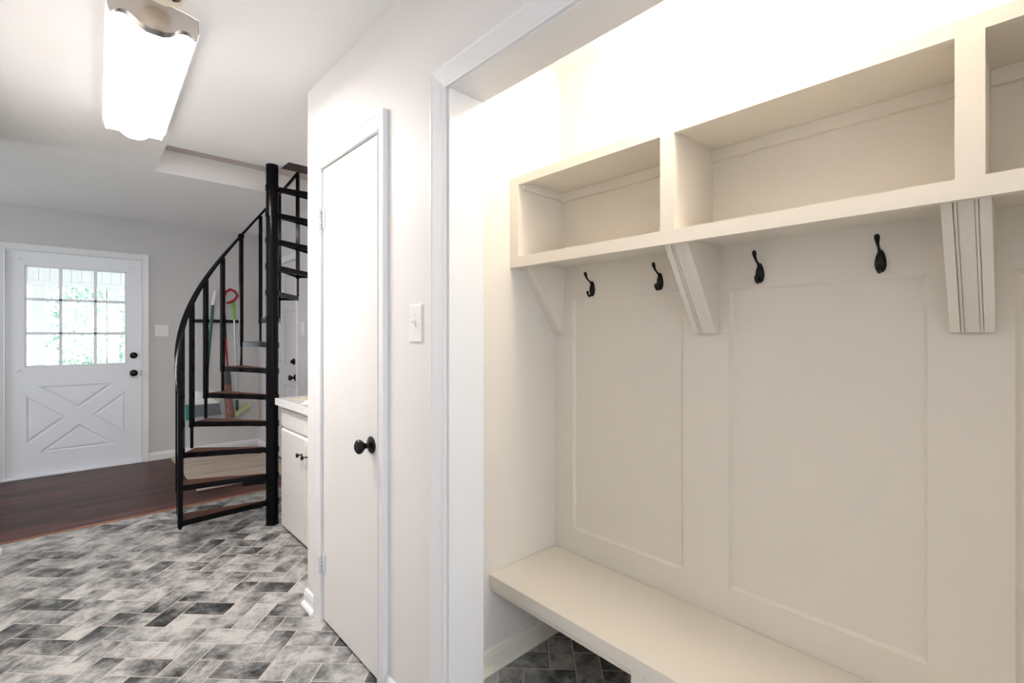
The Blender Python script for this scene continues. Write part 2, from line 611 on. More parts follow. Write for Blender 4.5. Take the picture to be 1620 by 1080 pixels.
baseboard('baseboard_right', (XW, YC + 0.012), (XW, DY1 + 0.055), (-1, 0), h=0.075)
baseboard('baseboard_far', (DX1 + 0.055, YF), (XR, YF), (0, -1), h=0.085, shoe=False)
baseboard('baseboard_far_left', (-2.8, YF), (DX0 - 0.055, YF), (0, -1), h=0.085, shoe=False)
baseboard('baseboard_side', (XR, SY1 + 0.06), (XR, YF), (-1, 0), h=0.085, shoe=False)
baseboard('baseboard_side_near', (XR, YC + 1.06), (XR, SY0 - 0.06), (-1, 0), h=0.085, shoe=False)
baseboard('baseboard_left', (-0.33, -2.0), (-0.33, 4.133), (1, 0), h=0.085)
baseboard('baseboard_left_end', (-0.45, 4.12), (-0.317, 4.12), (0, 1), h=0.085)
baseboard('baseboard_alcove', (XWB, AY1), (XB, AY1), (0, -1), h=0.080, mt='joinery')
baseboard('baseboard_alcove_back', (XB, AY0), (XB, AY1), (-1, 0), h=0.080, mt='joinery')
baseboard('baseboard_right_mid', (XW, OY1 + 0.072), (XW, DY0 - 0.064), (-1, 0), h=0.075)


# ------------------------------------------------------------ doors
def knob_bm(origin, axis, r=0.028, rose=0.033, stem=0.011, length=0.062):
    bm = bmesh.new()
    L = length
    lathe(bm, [(0, 0), (rose, 0), (rose, 0.003), (rose * 0.86, 0.007), (rose * 0.8, 0.008), (rose * 0.5, 0.011), (stem, 0.014), (stem * 0.9, L * 0.42), (stem * 1.3, L * 0.50),
               (r * 0.72, L * 0.58), (r * 0.95, L * 0.70), (r, L * 0.80), (r * 0.93, L * 0.90), (r * 0.7, L * 0.975), (r * 0.55, L * 0.985), (r * 0.5, L), (0, L * 1.0)],
          origin, axis, 36)
    return bm


def hinge(parent, face_x, y, z, h=0.09, mat_=None):
    bm = bmesh.new()
    mat_ = mat_ or M['trim']
    box(bm, face_x - 0.0035, face_x, y - 0.024, y + 0.012, z - h / 2, z + h / 2)
    for k in range(5):
        z0 = z - h / 2 + k * h / 5
        lathe(bm, [(0, 0.0005), (0.0072, 0.0005), (0.0072, h / 5 - 0.0022), (0, h / 5 - 0.0012)], (face_x - 0.0125, y + 0.003, z0), (0, 0, 1), 12)
    lathe(bm, [(0, 0), (0.004, 0), (0.0045, 0.003), (0.002, 0.006), (0, 0.006)], (face_x - 0.0125, y + 0.003, z + h / 2), (0, 0, 1), 12)
    for zz in (z - h * 0.25, z + h * 0.25):
        lathe(bm, [(0, 0), (0.0035, 0), (0.003, 0.0012), (0, 0.0012)], (face_x - 0.0035, y - 0.015, zz), (-1, 0, 0), 10)
    return obj('hinge', bm, mat_, parent, smooth=True)


d1 = thing('door_1', 'plain white flush closet door with black knob', None, (XW, 2.13, 0), kind='structure')
boxes('slab', [(XW + 0.0, XW + 0.035, 1.607, 2.131, 0.014, 2.018)], M['door'], d1, bevel=0.0015)
hinge(d1, XW - 0.001, 2.133, 1.797, mat_=M['hinge'])
hinge(d1, XW - 0.001, 2.133, 0.262, mat_=M['hinge'])
obj('knob', knob_bm((XW, 1.665, 0.868), (-1, 0, 0), r=0.027, rose=0.032), M['black'], d1, smooth=True, label='black round door knob')
boxes('latch_plate', [(XW - 0.0008, XW + 0.004, 1.6085, 1.6115, 0.845, 0.905)], M['nickel'], d1)
struct(boxes('trim_8', [(XW + 0.001, XWB - 0.001, DY1 - 0.010, DY1, 0, DZ), (XW + 0.001, XWB - 0.001, DY0, DY0 + 0.006, 0, DZ),
                        (XW + 0.001, XWB - 0.001, DY0 + 0.006, DY1 - 0.010, DZ - 0.010, DZ),
                        (XW + 0.045, XWB - 0.001, DY0 + 0.006, DY0 + 0.018, 0, DZ - 0.01)], M['trim']), 'jamb of the closet door')
struct(boxes('wall_closet_inner', [(XWB + 0.01, XWB + 0.04, AY1 + 0.1, 2.2, 0, ZC)], M['hall_wall']))

# exterior door ---------------------------------------------------
d2 = thing('door_2', 'white exterior door with nine-pane window and crossbuck panel', None, (0.05, YF, 0), kind='structure')
YD = YF + 0.006
x0, x1 = DX0 + 0.006, DX1 - 0.006
gx0, gx1, gz0, gz1 = -0.305, 0.398, 0.993, 1.900
px0, px1, pz0, pz1 = -0.296, 0.393, 0.222, 0.812
bm = bmesh.new()
for t in ((x0, gx0, 0.030, 2.022), (gx1, x1, 0.030, 2.022), (gx0, gx1, gz1, 2.022), (gx0, gx1, pz1, gz0), (gx0, gx1, 0.030, pz0),
          (gx0, px0, pz0, pz1), (px1, gx1, pz0, pz1)):
    box(bm, t[0], t[1], YD, YD + 0.042, t[2], t[3])
cxm, czm = 0.050, 0.516
tT, tB = (0.048, 0.590), (0.052, 0.440)
tL, tR = (-0.030, 0.516), (0.137, 0.515)
tri = {'top': [(-0.221, 0.812), (0.312, 0.812), tT], 'bot': [(-0.213, 0.222), tB, (0.321, 0.222)],
       'left': [(-0.296, 0.733), tL, (-0.296, 0.300)], 'right': [(0.393, 0.728), (0.393, 0.298), tR]}
arms = [[(px0, pz1), tri['top'][0], tT, tL, tri['left'][0]], [tri['top'][1], (px1, pz1), tri['right'][0], tR, tT],
        [(px0, pz0), tri['left'][2], tL, tB, tri['bot'][0]], [(px1, pz0), tri['bot'][2], tB, tR, tri['right'][1]], [tT, tR, tB, tL]]
for a in arms:
    prism(bm, [(p[0], YD, p[1]) for p in a], (0, 0.042, 0))
obj('slab', bm, M['farDoor'], d2)
bm = bmesh.new()
for k, T in tri.items():
    c = Vector((sum(p[0] for p in T) / 3, sum(p[1] for p in T) / 3))
    def ring(s, y):
        return [bm.verts.new((c.x + (p[0] - c.x) * s, y, c.y + (p[1] - c.y) * s)) for p in T]
    rs = [ring(1.0, YD + 0.011), ring(0.93, YD + 0.012), ring(0.72, YD + 0.002)]
    for a, b_ in zip(rs, rs[1:]):
        for i in range(3):
            bm.faces.new((a[i], a[(i + 1) % 3], b_[(i + 1) % 3], b_[i]))
    bm.faces.new(rs[-1])
    back = ring(1.0, YD + 0.030)
    for i in range(3):
        bm.faces.new((back[i], back[(i + 1) % 3], rs[0][(i + 1) % 3], rs[0][i]))
    bm.faces.new(back)
obj('crossbuck_panel', bm, M['farDoor'], d2, label='raised triangles of the crossbuck panel')
sash = boxes('window_sash', [(gx0, gx1, YD + 0.002, YD + 0.038, gz0, gz0 + 0.012), (gx0, gx1, YD + 0.002, YD + 0.038, gz1 - 0.012, gz1),
                             (gx0, gx0 + 0.012, YD + 0.002, YD + 0.038, gz0, gz1), (gx1 - 0.012, gx1, YD + 0.002, YD + 0.038, gz0, gz1)] +
             [(c - 0.012, c + 0.012, YD + 0.004, YD + 0.036, gz0, gz1) for c in (-0.073, 0.168)] +
             [(gx0, gx1, YD + 0.004, YD + 0.036, c - 0.012, c + 0.012) for c in (1.294, 1.600)], M['farDoor'], d2, bevel=0.003)
boxes('window_pane', [(gx0 + 0.005, gx1 - 0.005, YD + 0.018, YD + 0.021, gz0 + 0.005, gz1 - 0.005)], M['glass'], d2)
obj('knob', knob_bm((0.455, YD, 0.900), (0, -1, 0), r=0.029, rose=0.033), M['black'], d2, smooth=True, label='black round door knob')
bm = bmesh.new()
lathe(bm, [(0, 0), (0.031, 0), (0.031, 0.006), (0.027, 0.012), (0.02, 0.016), (0, 0.017)], (0.455, YD, 1.076), (0, -1, 0), 28)
box(bm, 0.4515, 0.4585, YD - 0.034, YD - 0.014, 1.060, 1.092)
obj('deadbolt', bm, M['black'], d2, smooth=True, label='black deadbolt thumb turn')
for z in (1.69, 0.90, 0.42):
    bm = bmesh.new()
    box(bm, x0 - 0.004, x0 + 0.010, YD - 0.006, YD + 0.002, z - 0.045, z + 0.045)
    lathe(bm, [(0, 0), (0.006, 0), (0.006, 0.09), (0, 0.09)], (x0 - 0.003, YD - 0.008, z - 0.045), (0, 0, 1), 12)
    obj('hinge', bm, M['farDoor'], d2, smooth=True)
for (xx, zz) in ((-0.345, 1.952), (0.430, 1.935), (-0.345, 0.965)):
    bm = bmesh.new()
    lathe(bm, [(0, 0), (0.011, 0), (0.011, 0.006), (0.008, 0.010), (0, 0.010)], (xx, YD, zz), (0, -1, 0), 16)
    obj('clip', bm, M['plastic'], d2, smooth=True, label='small clear curtain clip')
boxes('strike_plate', [(x1 - 0.001, x1 + 0.005, YD - 0.006, YD + 0.004, 0.872, 0.930)], M['black'], d2)
boxes('latch', [(x1 - 0.004, x1 + 0.006, YD - 0.006, YD + 0.004, 0.42, 0.47)], M['plastic'], d2)
struct(boxes('trim_9', [(DX0, DX1, YF - 0.025, YF + 0.12, 0.004, 0.026)], M['farDoor'], bevel=0.004), 'white threshold under the exterior door')
struct(boxes('trim_10', [(DX0 - 0.001, DX0 + 0.003, YF, YF + 0.13, 0, DZF), (DX1 - 0.003, DX1 + 0.001, YF, YF + 0.13, 0, DZF), (DX0, DX1, YF, YF + 0.13, DZF - 0.003, DZF + 0.001)], M['trim']), 'jamb of the exterior door')

# six-panel side door ----------------------------------------------
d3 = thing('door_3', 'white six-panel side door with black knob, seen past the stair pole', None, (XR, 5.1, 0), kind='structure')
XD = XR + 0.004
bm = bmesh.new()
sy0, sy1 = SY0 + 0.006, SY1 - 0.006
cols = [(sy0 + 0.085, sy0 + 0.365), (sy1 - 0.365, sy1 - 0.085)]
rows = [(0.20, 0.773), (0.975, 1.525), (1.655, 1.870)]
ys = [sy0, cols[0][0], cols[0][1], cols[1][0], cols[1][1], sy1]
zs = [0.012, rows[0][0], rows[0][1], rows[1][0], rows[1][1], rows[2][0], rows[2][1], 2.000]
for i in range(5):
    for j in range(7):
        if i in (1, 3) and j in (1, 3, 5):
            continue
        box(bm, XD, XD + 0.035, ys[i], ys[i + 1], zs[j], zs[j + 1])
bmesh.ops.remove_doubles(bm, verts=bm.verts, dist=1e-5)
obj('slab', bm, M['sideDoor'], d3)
for (a, b_) in cols:
    for (c, e) in rows:
        bm = bmesh.new()
        box(bm, XD + 0.012, XD + 0.03, a, b_, c, e)
        vs = [bm.verts.new(p) for p in ((XD + 0.012, a + 0.02, c + 0.02), (XD + 0.012, b_ - 0.02, c + 0.02), (XD + 0.012, b_ - 0.02, e - 0.02), (XD + 0.012, a + 0.02, e - 0.02))]
        ws = [bm.verts.new(p) for p in ((XD + 0.003, a + 0.045, c + 0.045), (XD + 0.003, b_ - 0.045, c + 0.045), (XD + 0.003, b_ - 0.045, e - 0.045), (XD + 0.003, a + 0.045, e - 0.045))]
        for i in range(4):
            bm.faces.new((vs[i], vs[(i + 1) % 4], ws[(i + 1) % 4], ws[i]))
        bm.faces.new(ws)
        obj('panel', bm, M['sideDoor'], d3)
obj('knob', knob_bm((XD, 4.812, 0.866), (-1, 0, 0)), M['black'], d3, smooth=True, label='black round door knob')
bm = bmesh.new()
lathe(bm, [(0, 0), (0.030, 0), (0.030, 0.008), (0.024, 0.018), (0, 0.020)], (XD, 4.835, 1.020), (-1, 0, 0), 24)
box(bm, XD - 0.036, XD - 0.015, 4.832, 4.838, 1.004, 1.036)
obj('deadbolt', bm, M['black'], d3, smooth=True, label='black deadbolt thumb turn')

# window frames that nobody sees from here but that let the daylight in
w1 = thing('window_1', 'white window frame at the near end of the hall', None, (0.25, -2.0, 0.68), kind='structure')
boxes('window_frame', [(-0.24, -0.19, -2.08, -2.0, 0.68, 2.02), (0.69, 0.74, -2.08, -2.0, 0.68, 2.02), (-0.19, 0.69, -2.08, -2.0, 0.68, 0.73),
                       (-0.19, 0.69, -2.08, -2.0, 1.97, 2.02), (-0.19, 0.69, -2.07, -2.02, 1.33, 1.37), (0.235, 0.265, -2.07, -2.02, 0.73, 1.97)], M['trim'], w1)


# ------------------------------------------------------------ mudroom alcove joinery
XP = 1.546
# board-and-batten panelling on the back wall, between bench and cubbies
bm = bmesh.new()
PD = 0.012
box(bm, XP + PD, XB - 0.001, AY0, AY1, 0.05, 1.60)
pz = (0.466, 1.427)
py = [(0.801, 1.293), (0.163, 0.645), (-0.505, 0.015)]
box(bm, XP, XP + PD, AY0, AY1, 0.05, pz[0])
box(bm, XP, XP + PD, AY0, AY1, pz[1], 1.60)
edges = [AY1] + [v for p in py for v in (p[1], p[0])] + [AY0]
for k in range(0, len(edges), 2):
    box(bm, XP, XP + PD, edges[k + 1], edges[k], pz[0], pz[1])
# sloping bead inside each recess
for (a, b_) in py:
    q = 0.009
    o_ = [bm.verts.new(p) for p in ((XP + 0.0025, a - 0.0004, pz[0] - 0.0004), (XP + 0.0025, b_ + 0.0004, pz[0] - 0.0004), (XP + 0.0025, b_ + 0.0004, pz[1] + 0.0004), (XP + 0.0025, a - 0.0004, pz[1] + 0.0004))]
    i_ = [bm.verts.new(p) for p in ((XP + PD, a + q, pz[0] + q), (XP + PD, b_ - q, pz[0] + q), (XP + PD, b_ - q, pz[1] - q), (XP + PD, a + q, pz[1] - q))]
    for k in range(4):
        bm.faces.new((o_[k], o_[(k + 1) % 4], i_[(k + 1) % 4], i_[k]))
struct(obj('trim_11', bm, M['joinery']), 'recessed white panelling behind the bench')

bench = thing('bench', 'long cream-white built-in bench with open shoe space beneath the panelling', 'bench', (1.17, 0.4, 0))
boxes('seat', [(1.171, XP - 0.001, AY0 + 0.001, AY1 - 0.001, 0.322, 0.366)], M['joinery'], bench, bevel=0.002)
boxes('apron', [(1.182, 1.200, AY0 + 0.001, AY1 - 0.001, 0.300, 0.3215)], M['joinery'], bench, bevel=0.001)
for yy in (0.7445, 0.095):
    bm = bmesh.new()
    box(bm, 1.171, 1.190, yy - 0.0205, yy + 0.0205, -0.001, 0.3215)
    box(bm, 1.1905, XP - 0.001, yy - 0.009, yy + 0.009, -0.001, 0.2995)
    obj('divider', bm, M['joinery'], bench, bevel=0.001)

XC = 1.282
cub = thing('cubby_shelf', 'cream-white built-in wall cubby with open compartments above the coat hooks', 'shelf', (XC, 0.4, 1.546))
zb0, zb1, zt0, zt1 = 1.546, 1.587, 1.867, 1.900
st = [(1.348, AY1 - 0.001), (0.693, 0.737), (0.052, 0.095), (AY0 + 0.001, -0.553)]
bm = bmesh.new()
box(bm, XC, XC + 0.019, AY0 + 0.001, AY1 - 0.001, zb0, zb1)
box(bm, XC, XC + 0.019, AY0 + 0.001, AY1 - 0.001, zt0, zt1)
for a, b_ in st:
    box(bm, XC, XC + 0.019, a, b_, zb1, zt0)
obj('face_frame', bm, M['joinery'], cub)
boxes('top', [(XC + 0.019, XB - 0.001, AY0 + 0.001, AY1 - 0.001, 1.879, 1.898)], M['joinery'], cub)
boxes('shelf', [(XC + 0.019, XB - 0.001, AY0 + 0.001, AY1 - 0.001, 1.567, 1.586)], M['joinery'], cub)
boxes('back_panel', [(XB - 0.034, XB - 0.022, AY0 + 0.001, AY1 - 0.001, 1.586, 1.879)], M['joinery'], cub)
for a, b_ in st:
    boxes('divider', [(XC + 0.019, XB - 0.034, a + 0.002, b_ - 0.0015, 1.586, 1.879)], M['joinery'], cub)
bm = bmesh.new()
for (a, b_) in ((0.7355, 1.35), (0.0935, 0.695), (-0.5545, 0.054)):
    box(bm, XB - 0.052, XB - 0.034, a, b_, 1.843, 1.879)
box(bm, XC + 0.0195, XB - 0.052, 1.335, 1.35, 1.850, 1.879)
obj('cleat', bm, M['joinery'], cub, bevel=0.0015, label='thin cleat under the top of the compartments')


def bracket(y0, y1):
    bm = bmesh.new()
    zt, zb = 1.5665, 1.286
    # solid wedge, its two edges raised as fillets along the slope
    def wedge(a, b_, out):
        p = [(1.334 - out, a, zt), (XP - 0.0005, a, zt), (XP - 0.0005, a, zb), (1.534 - out, a, zb)]
        prism(bm, p, (0, b_ - a, 0))
    wdt = (y1 - y0)
    f = 0.018
    if wdt < 0.07:
        wedge(y0, y0 + f, 0.010)
        wedge(y0 + f, y1, 0.0)
    else:
        wedge(y0, y0 + f, 0.011)
        wedge(y0 + f + 0.0075, y1 - f - 0.0075, 0.0022)
        wedge(y0 + 0.004, y1 - 0.004, -0.0008)
        wedge(y1 - f, y1, 0.011)
        wedge(y0 + f + 0.0015, y0 + f + 0.006, 0.006)
        wedge(y1 - f - 0.006, y1 - f - 0.0015, 0.006)
    return obj('bracket', bm, M['joinery'], cub)


bracket(1.337, AY1 - 0.001)
bracket(0.676, 0.751)
bracket(0.045, 0.121)
bracket(AY0 + 0.001, -0.542)


def coat_hook(y, z, label):
    t = thing('coat_hook', label, 'hook', (XP, y, z), 'black double coat hooks under the cubby')
    # backplate: pointed oval dome
    bm = bmesh.new()
    n = 20
    rings = []
    for s, d in ((1.0, 0.0), (1.0, 0.0025), (0.86, 0.006), (0.5, 0.0085), (0.12, 0.0095)):
        ring = []
        for k in range(n):
            a = 2 * PI * k / n
            hh = 0.031 * math.cos(a)
            ww = 0.0125 * math.sin(a) * (1.0 - 0.25 * math.cos(a))
            ring.append(bm.verts.new((XP - d, y + ww * s, z - 0.004 + hh * s)))
        rings.append(ring)
    for a, b_ in zip(rings, rings[1:]):
        for k in range(n):
            bm.faces.new((a[k], a[(k + 1) % n], b_[(k + 1) % n], b_[k]))
    bm.faces.new(rings[-1])
    bm.faces.new(rings[0])
    obj('backplate', bm, M['black'], t, smooth=True)
    bm = bmesh.new()
    pth = [(0.004, 0.012), (0.010, 0.020), (0.020, 0.026), (0.030, 0.031), (0.038, 0.038), (0.043, 0.047), (0.046, 0.054), (0.048, 0.0595)]
    rad = [0.006, 0.0045, 0.0036, 0.0034, 0.0042, 0.0058, 0.0066, 0.0035]
    tube(bm, [(XP - a, y, z + b_) for a, b_ in pth], rad, 14)
    obj('upper_prong', bm, M['black'], t, smooth=True)
    bm = bmesh.new()
    pth = [(0.005, -0.018), (0.008, -0.028), (0.015, -0.034), (0.023, -0.034), (0.029, -0.028), (0.031, -0.019), (0.0315, -0.014)]
    rad = [0.006, 0.0052, 0.0045, 0.0042, 0.0046, 0.0056, 0.0032]
    tube(bm, [(XP - a, y, z + b_) for a, b_ in pth], rad, 14)
    obj('lower_prong', bm, M['black'], t, smooth=True)
    return t


coat_hook(1.190, 1.470, 'black double coat hook nearest the left end wall of the alcove')
coat_hook(0.888, 1.475, 'black double coat hook just left of the middle slanted bracket')
coat_hook(0.552, 1.473, 'black double coat hook just right of the middle slanted bracket')
coat_hook(0.256, 1.476, 'black double coat hook farthest right, facing the camera straight on')

# lamp on the alcove ceiling
lamp = thing('alcove_lamp', 'round flush dome lamp glowing warm on the alcove ceiling above the bench', 'lamp', (1.22, 0.50, ZC))
bm = bmesh.new()
lathe(bm, [(0, 0), (0.11, 0), (0.11, -0.02), (0.1, -0.024), (0, -0.024)], (1.22, 0.50, ZC), (0, 0, 1), 32)
obj('lamp_base', bm, M['nickel'], lamp, smooth=True)
bm = bmesh.new()
lathe(bm, [(0.1, -0.024), (0.1, -0.04), (0.085, -0.07), (0.05, -0.09), (0, -0.096)], (1.22, 0.50, ZC), (0, 0, 1), 32)
obj('lamp_shade', bm, M['bulb'], lamp, smooth=True)
lt = bpy.data.lights.new('alcove_lamp_light', 'POINT')
lt.energy = ALCOVE_POWER
lt.color = (1.0, 0.88, 0.72)
lt.shadow_soft_size = 0.09
lo = bpy.data.objects.new('alcove_lamp_light', lt)
lo.location = (1.22, 0.50, 2.27)
COL.objects.link(lo)


# ------------------------------------------------------------ ceiling fixture and smoke detector
fx = thing('ceiling_light', 'long glowing fluorescent ceiling fixture with brushed nickel wavy end cap', 'ceiling light', (0.232, 2.6, ZC))
half = [(0.0, 2.333), (0.022, 2.3335), (0.042, 2.342), (0.058, 2.356), (0.070, 2.366), (0.082, 2.3705), (0.095, 2.370), (0.106, 2.363), (0.114, 2.357), (0.120, 2.362), (0.125, 2.385), (0.128, 2.4295)]
prof = [(-a, z) for a, z in reversed(half[1:])] + half
LY0, LY1 = 2.065, 3.26
LX0, LX1 = 0.214, 0.250


def fx_pt(a, yy, z, o=0.0):
    t = (yy - LY0) / (LY1 - LY0)
    cxx = LX0 + (LX1 - LX0) * t
    return (cxx + a * (1 + o / 0.128), yy, z - (o if z < 2.42 else 0))


bm = bmesh.new()
NY = 2
ra = [bm.verts.new(fx_pt(a, LY0, z)) for a, z in prof]
rb = [bm.verts.new(fx_pt(a, LY1, z)) for a, z in prof]
for k in range(len(prof) - 1):
    bm.faces.new((ra[k], ra[k + 1], rb[k + 1], rb[k]))
bm.faces.new(ra)
bm.faces.new(rb)
obj('lens_cover', bm, M['lens'], fx, smooth=True, label='glowing white acrylic lens')


for sgn_ in (-1, 1):
    bm = bmesh.new()
    pts = [fx_pt(sgn_ * 0.1295, LY0 - 0.004, 2.385), fx_pt(sgn_ * 0.1325, LY0 - 0.004, 2.385), fx_pt(sgn_ * 0.1325, LY0 - 0.004, 2.4295), fx_pt(sgn_ * 0.1295, LY0 - 0.004, 2.4295)]
    pts2 = [fx_pt(sgn_ * 0.1295, LY1 + 0.004, 2.385), fx_pt(sgn_ * 0.1325, LY1 + 0.004, 2.385), fx_pt(sgn_ * 0.1325, LY1 + 0.004, 2.4295), fx_pt(sgn_ * 0.1295, LY1 + 0.004, 2.4295)]
    va, vb = [bm.verts.new(p) for p in pts], [bm.verts.new(p) for p in pts2]
    bm.faces.new(va)
    bm.faces.new(vb)
    for k in range(4):
        bm.faces.new((va[k], va[(k + 1) % 4], vb[(k + 1) % 4], vb[k]))
    obj('side_channel', bm, M['trim'], fx)


def end_cap(y_edge, sgn):
    bm = bmesh.new()
    inner, outer = [], []
    for a, z in prof:
        q = max(0.0, 1 - (a / 0.128) ** 2)
        bulge = 0.034 * q ** 0.8
        inner.append(bm.verts.new(fx_pt(a, y_edge + (-sgn) * 0.006, z, 0.004)))
        outer.append(bm.verts.new(fx_pt(a, y_edge + sgn * bulge, z + 0.0, 0.004)))
    top = []
    for a, z in prof:
        q = max(0.0, 1 - (a / 0.128) ** 2)
        p = fx_pt(a, y_edge + sgn * 0.034 * q ** 0.8, 2.4295, 0.004)
        top.append(bm.verts.new((p[0], p[1], 2.4295)))
    for k in range(len(prof) - 1):
        bm.faces.new((inner[k], inner[k + 1], outer[k + 1], outer[k]))
        bm.faces.new((outer[k], outer[k + 1], top[k + 1], top[k]))
    bmesh.ops.remove_doubles(bm, verts=bm.verts, dist=1e-5)
    return obj('end_cap', bm, M['nickel'], fx, smooth=True, label='brushed nickel wavy end cap')


end_cap(LY0, -1)
fl_ = area('fixture_downlight', (0.232, 2.66, 2.328), (0, 0, R(-1.7)), 0.16, 1.15, 20, (1.0, 0.955, 0.91))
boxes('end_plate', [(LX1 - 0.118, LX1 + 0.118, LY1 + 0.0005, LY1 + 0.004, 2.36, 2.4295)], M['nickel'], fx)

sd = thing('smoke_detector', 'round cream smoke detector with slotted cover beside the ceiling fixture', 'smoke detector', (0.222, 1.925, ZC))
bm = bmesh.new()
lathe(bm, [(0.068, 0), (0.068, -0.012), (0.064, -0.016), (0.060, -0.030), (0.052, -0.038), (0.0, -0.040)], (0.222, 1.925, ZC - 0.0005), (0, 0, 1), 48)
obj('cover', bm, M['cream'], sd, smooth=True)
bm = bmesh.new()
for k in range(5):
    r0 = 0.006 + 0.0042 * k
    for s_ in range(4):
        for q_ in range(4):
            a0 = 2 * PI * s_ / 4 + 0.12 + q_ * 0.33
            a1 = a0 + 0.33
            q = [(0.243 + r * math.cos(a), 1.905 + r * math.sin(a), ZC - 0.0412) for r, a in ((r0, a0), (r0 + 0.0016, a0), (r0 + 0.0016, a1), (r0, a1))]
            if all((p[0] - 0.222) ** 2 + (p[1] - 1.925) ** 2 < 0.051 ** 2 for p in q):
                prism(bm, q, (0, 0, 0.0012))
obj('sounder_slots', bm, M['dark'], sd, label='dark curved slots')


# ------------------------------------------------------------ switches
def plate(name, label, cat, centre, axis, w_, h_, toggles=(0.0,), up=True):
    """axis: outward normal"""
    t = thing(name, label, cat, centre)
    n = Vector(axis)
    s = Vector((-n.y, n.x, 0))
    c = Vector(centre)

    def B(bm, s0, s1, z0, z1, d0, d1, tap=0.0):
        pts = []
        for (d, k) in ((d0, 0.0), (d1, tap)):
            for (a, z) in ((s0 + k, z0 + k), (s1 - k, z0 + k), (s1 - k, z1 - k), (s0 + k, z1 - k)):
                pts.append(bm.verts.new(c + s * a + n * d + Vector((0, 0, z))))
        for f in ((0, 1, 2, 3), (7, 6, 5, 4), (0, 4, 5, 1), (1, 5, 6, 2), (2, 6, 7, 3), (3, 7, 4, 0)):
            bm.faces.new([pts[i] for i in f])
    bm = bmesh.new()
    B(bm, -w_ / 2, w_ / 2, -h_ / 2, h_ / 2, 0, 0.0055, 0.004)
    obj('cover_plate', bm, M['plastic'], t)
    for a in toggles:
        bm = bmesh.new()
        B(bm, a - 0.005, a + 0.005, -0.012, 0.012, 0.0054, 0.0075, 0.0)
        d = 1 if up else -1
        tube(bm, [c + s * a + n * 0.005, c + s * a + n * 0.018 + Vector((0, 0, 0.009 * d)), c + s * a + n * 0.020 + Vector((0, 0, 0.010 * d))], [0.0045, 0.004, 0.0025], 8)
        obj('toggle', bm, M['plastic'], t, bevel=0.0)
        for zz in (-0.030, 0.030):
            bm = bmesh.new()
            lathe(bm, [(0, 0), (0.003, 0), (0.0025, 0.001), (0, 0.001)], c + s * a + n * 0.0055 + Vector((0, 0, zz)), n, 10)
            obj('screw', bm, M['nickel'], t)
    return t


plate('light_switch', 'white single toggle switch plate on the hall wall beside the alcove casing', 'light switch', (XW, 1.349, 1.317), (-1, 0, 0), 0.080, 0.125)
plate('light_switch', 'white two-toggle switch plate on the grey wall right of the exterior door', 'light switch', (0.681, YF, 1.322), (0, -1, 0), 0.116, 0.116, (-0.023, 0.023))
plate('light_switch', 'white switch plate on the side wall above the countertop', 'light switch', (XR, 4.600, 1.335), (-1, 0, 0), 0.080, 0.125, (0.0,))


# ------------------------------------------------------------ base cabinet, countertop, papers
cab = thing('base_cabinet', 'white base cabinet with drawer fronts and doors beside the spiral stairs', 'cabinet', (1.3, 2.85, 0))
CY0, CY1 = YC + 0.002, 3.368
XCF = 1.025
boxes('body', [(XCF + 0.019, XR - 0.014, CY0, CY1, 0.085, 0.812), (XCF + 0.07, XR - 0.014, CY0, CY1 - 0.01, 0.0, 0.085)], M['cabinet'], cab)
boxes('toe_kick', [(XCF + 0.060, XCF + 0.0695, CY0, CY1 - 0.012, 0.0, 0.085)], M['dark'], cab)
seam = 2.935
for (a, b_, hy) in ((seam + 0.002, CY1 - 0.001, seam + 0.040), (seam - 0.435, seam - 0.002, seam - 0.040), (CY0 + 0.001, seam - 0.439, CY0 + 0.04)):
    if b_ - a > 0.15:
        dr = boxes('drawer', [(XCF, XCF + 0.0185, a, b_, 0.676, 0.790)], M['cabinet'], cab, bevel=0.003)
    bm = bmesh.new()
    box(bm, XCF, XCF + 0.0185, a, b_, 0.020, 0.650)
    dd = obj('door', bm, M['cabinet'], cab, bevel=0.003)
    # bevelled finger rail at the top edge of the door
    bm = bmesh.new()
    prism(bm, [(XCF - 0.001, a, 0.6505), (XCF + 0.018, a, 0.6505), (XCF + 0.018, a, 0.668)], (0, b_ - a, 0))
    obj('finger_rail', bm, M['trim'], cab)
    if b_ - a > 0.15:
        bm = bmesh.new()
        lathe(bm, [(0, 0), (0.007, 0), (0.0045, 0.003), (0.004, 0.016), (0.0055, 0.020), (0.012, 0.024), (0.0145, 0.030), (0.012, 0.035), (0, 0.037)], (XCF, hy, 0.555), (-1, 0, 0), 20)
        k = obj('knob', bm, M['black'], cab, smooth=True, label='small black knob')
ct = thing('countertop', 'grey laminate countertop with white edge on the base cabinet', 'countertop', (1.3, 2.87, 0.813))
boxes('surface', [(1.006, XR - 0.002, CY0, 3.410, 0.8535, 0.8575)], M['counter'], ct)
boxes('edge_band', [(1.000, XR - 0.002, CY0, 3.415, 0.8135, 0.853), (1.0, 1.0055, CY0, 3.415, 0.853, 0.8575)], M['trim'], ct)
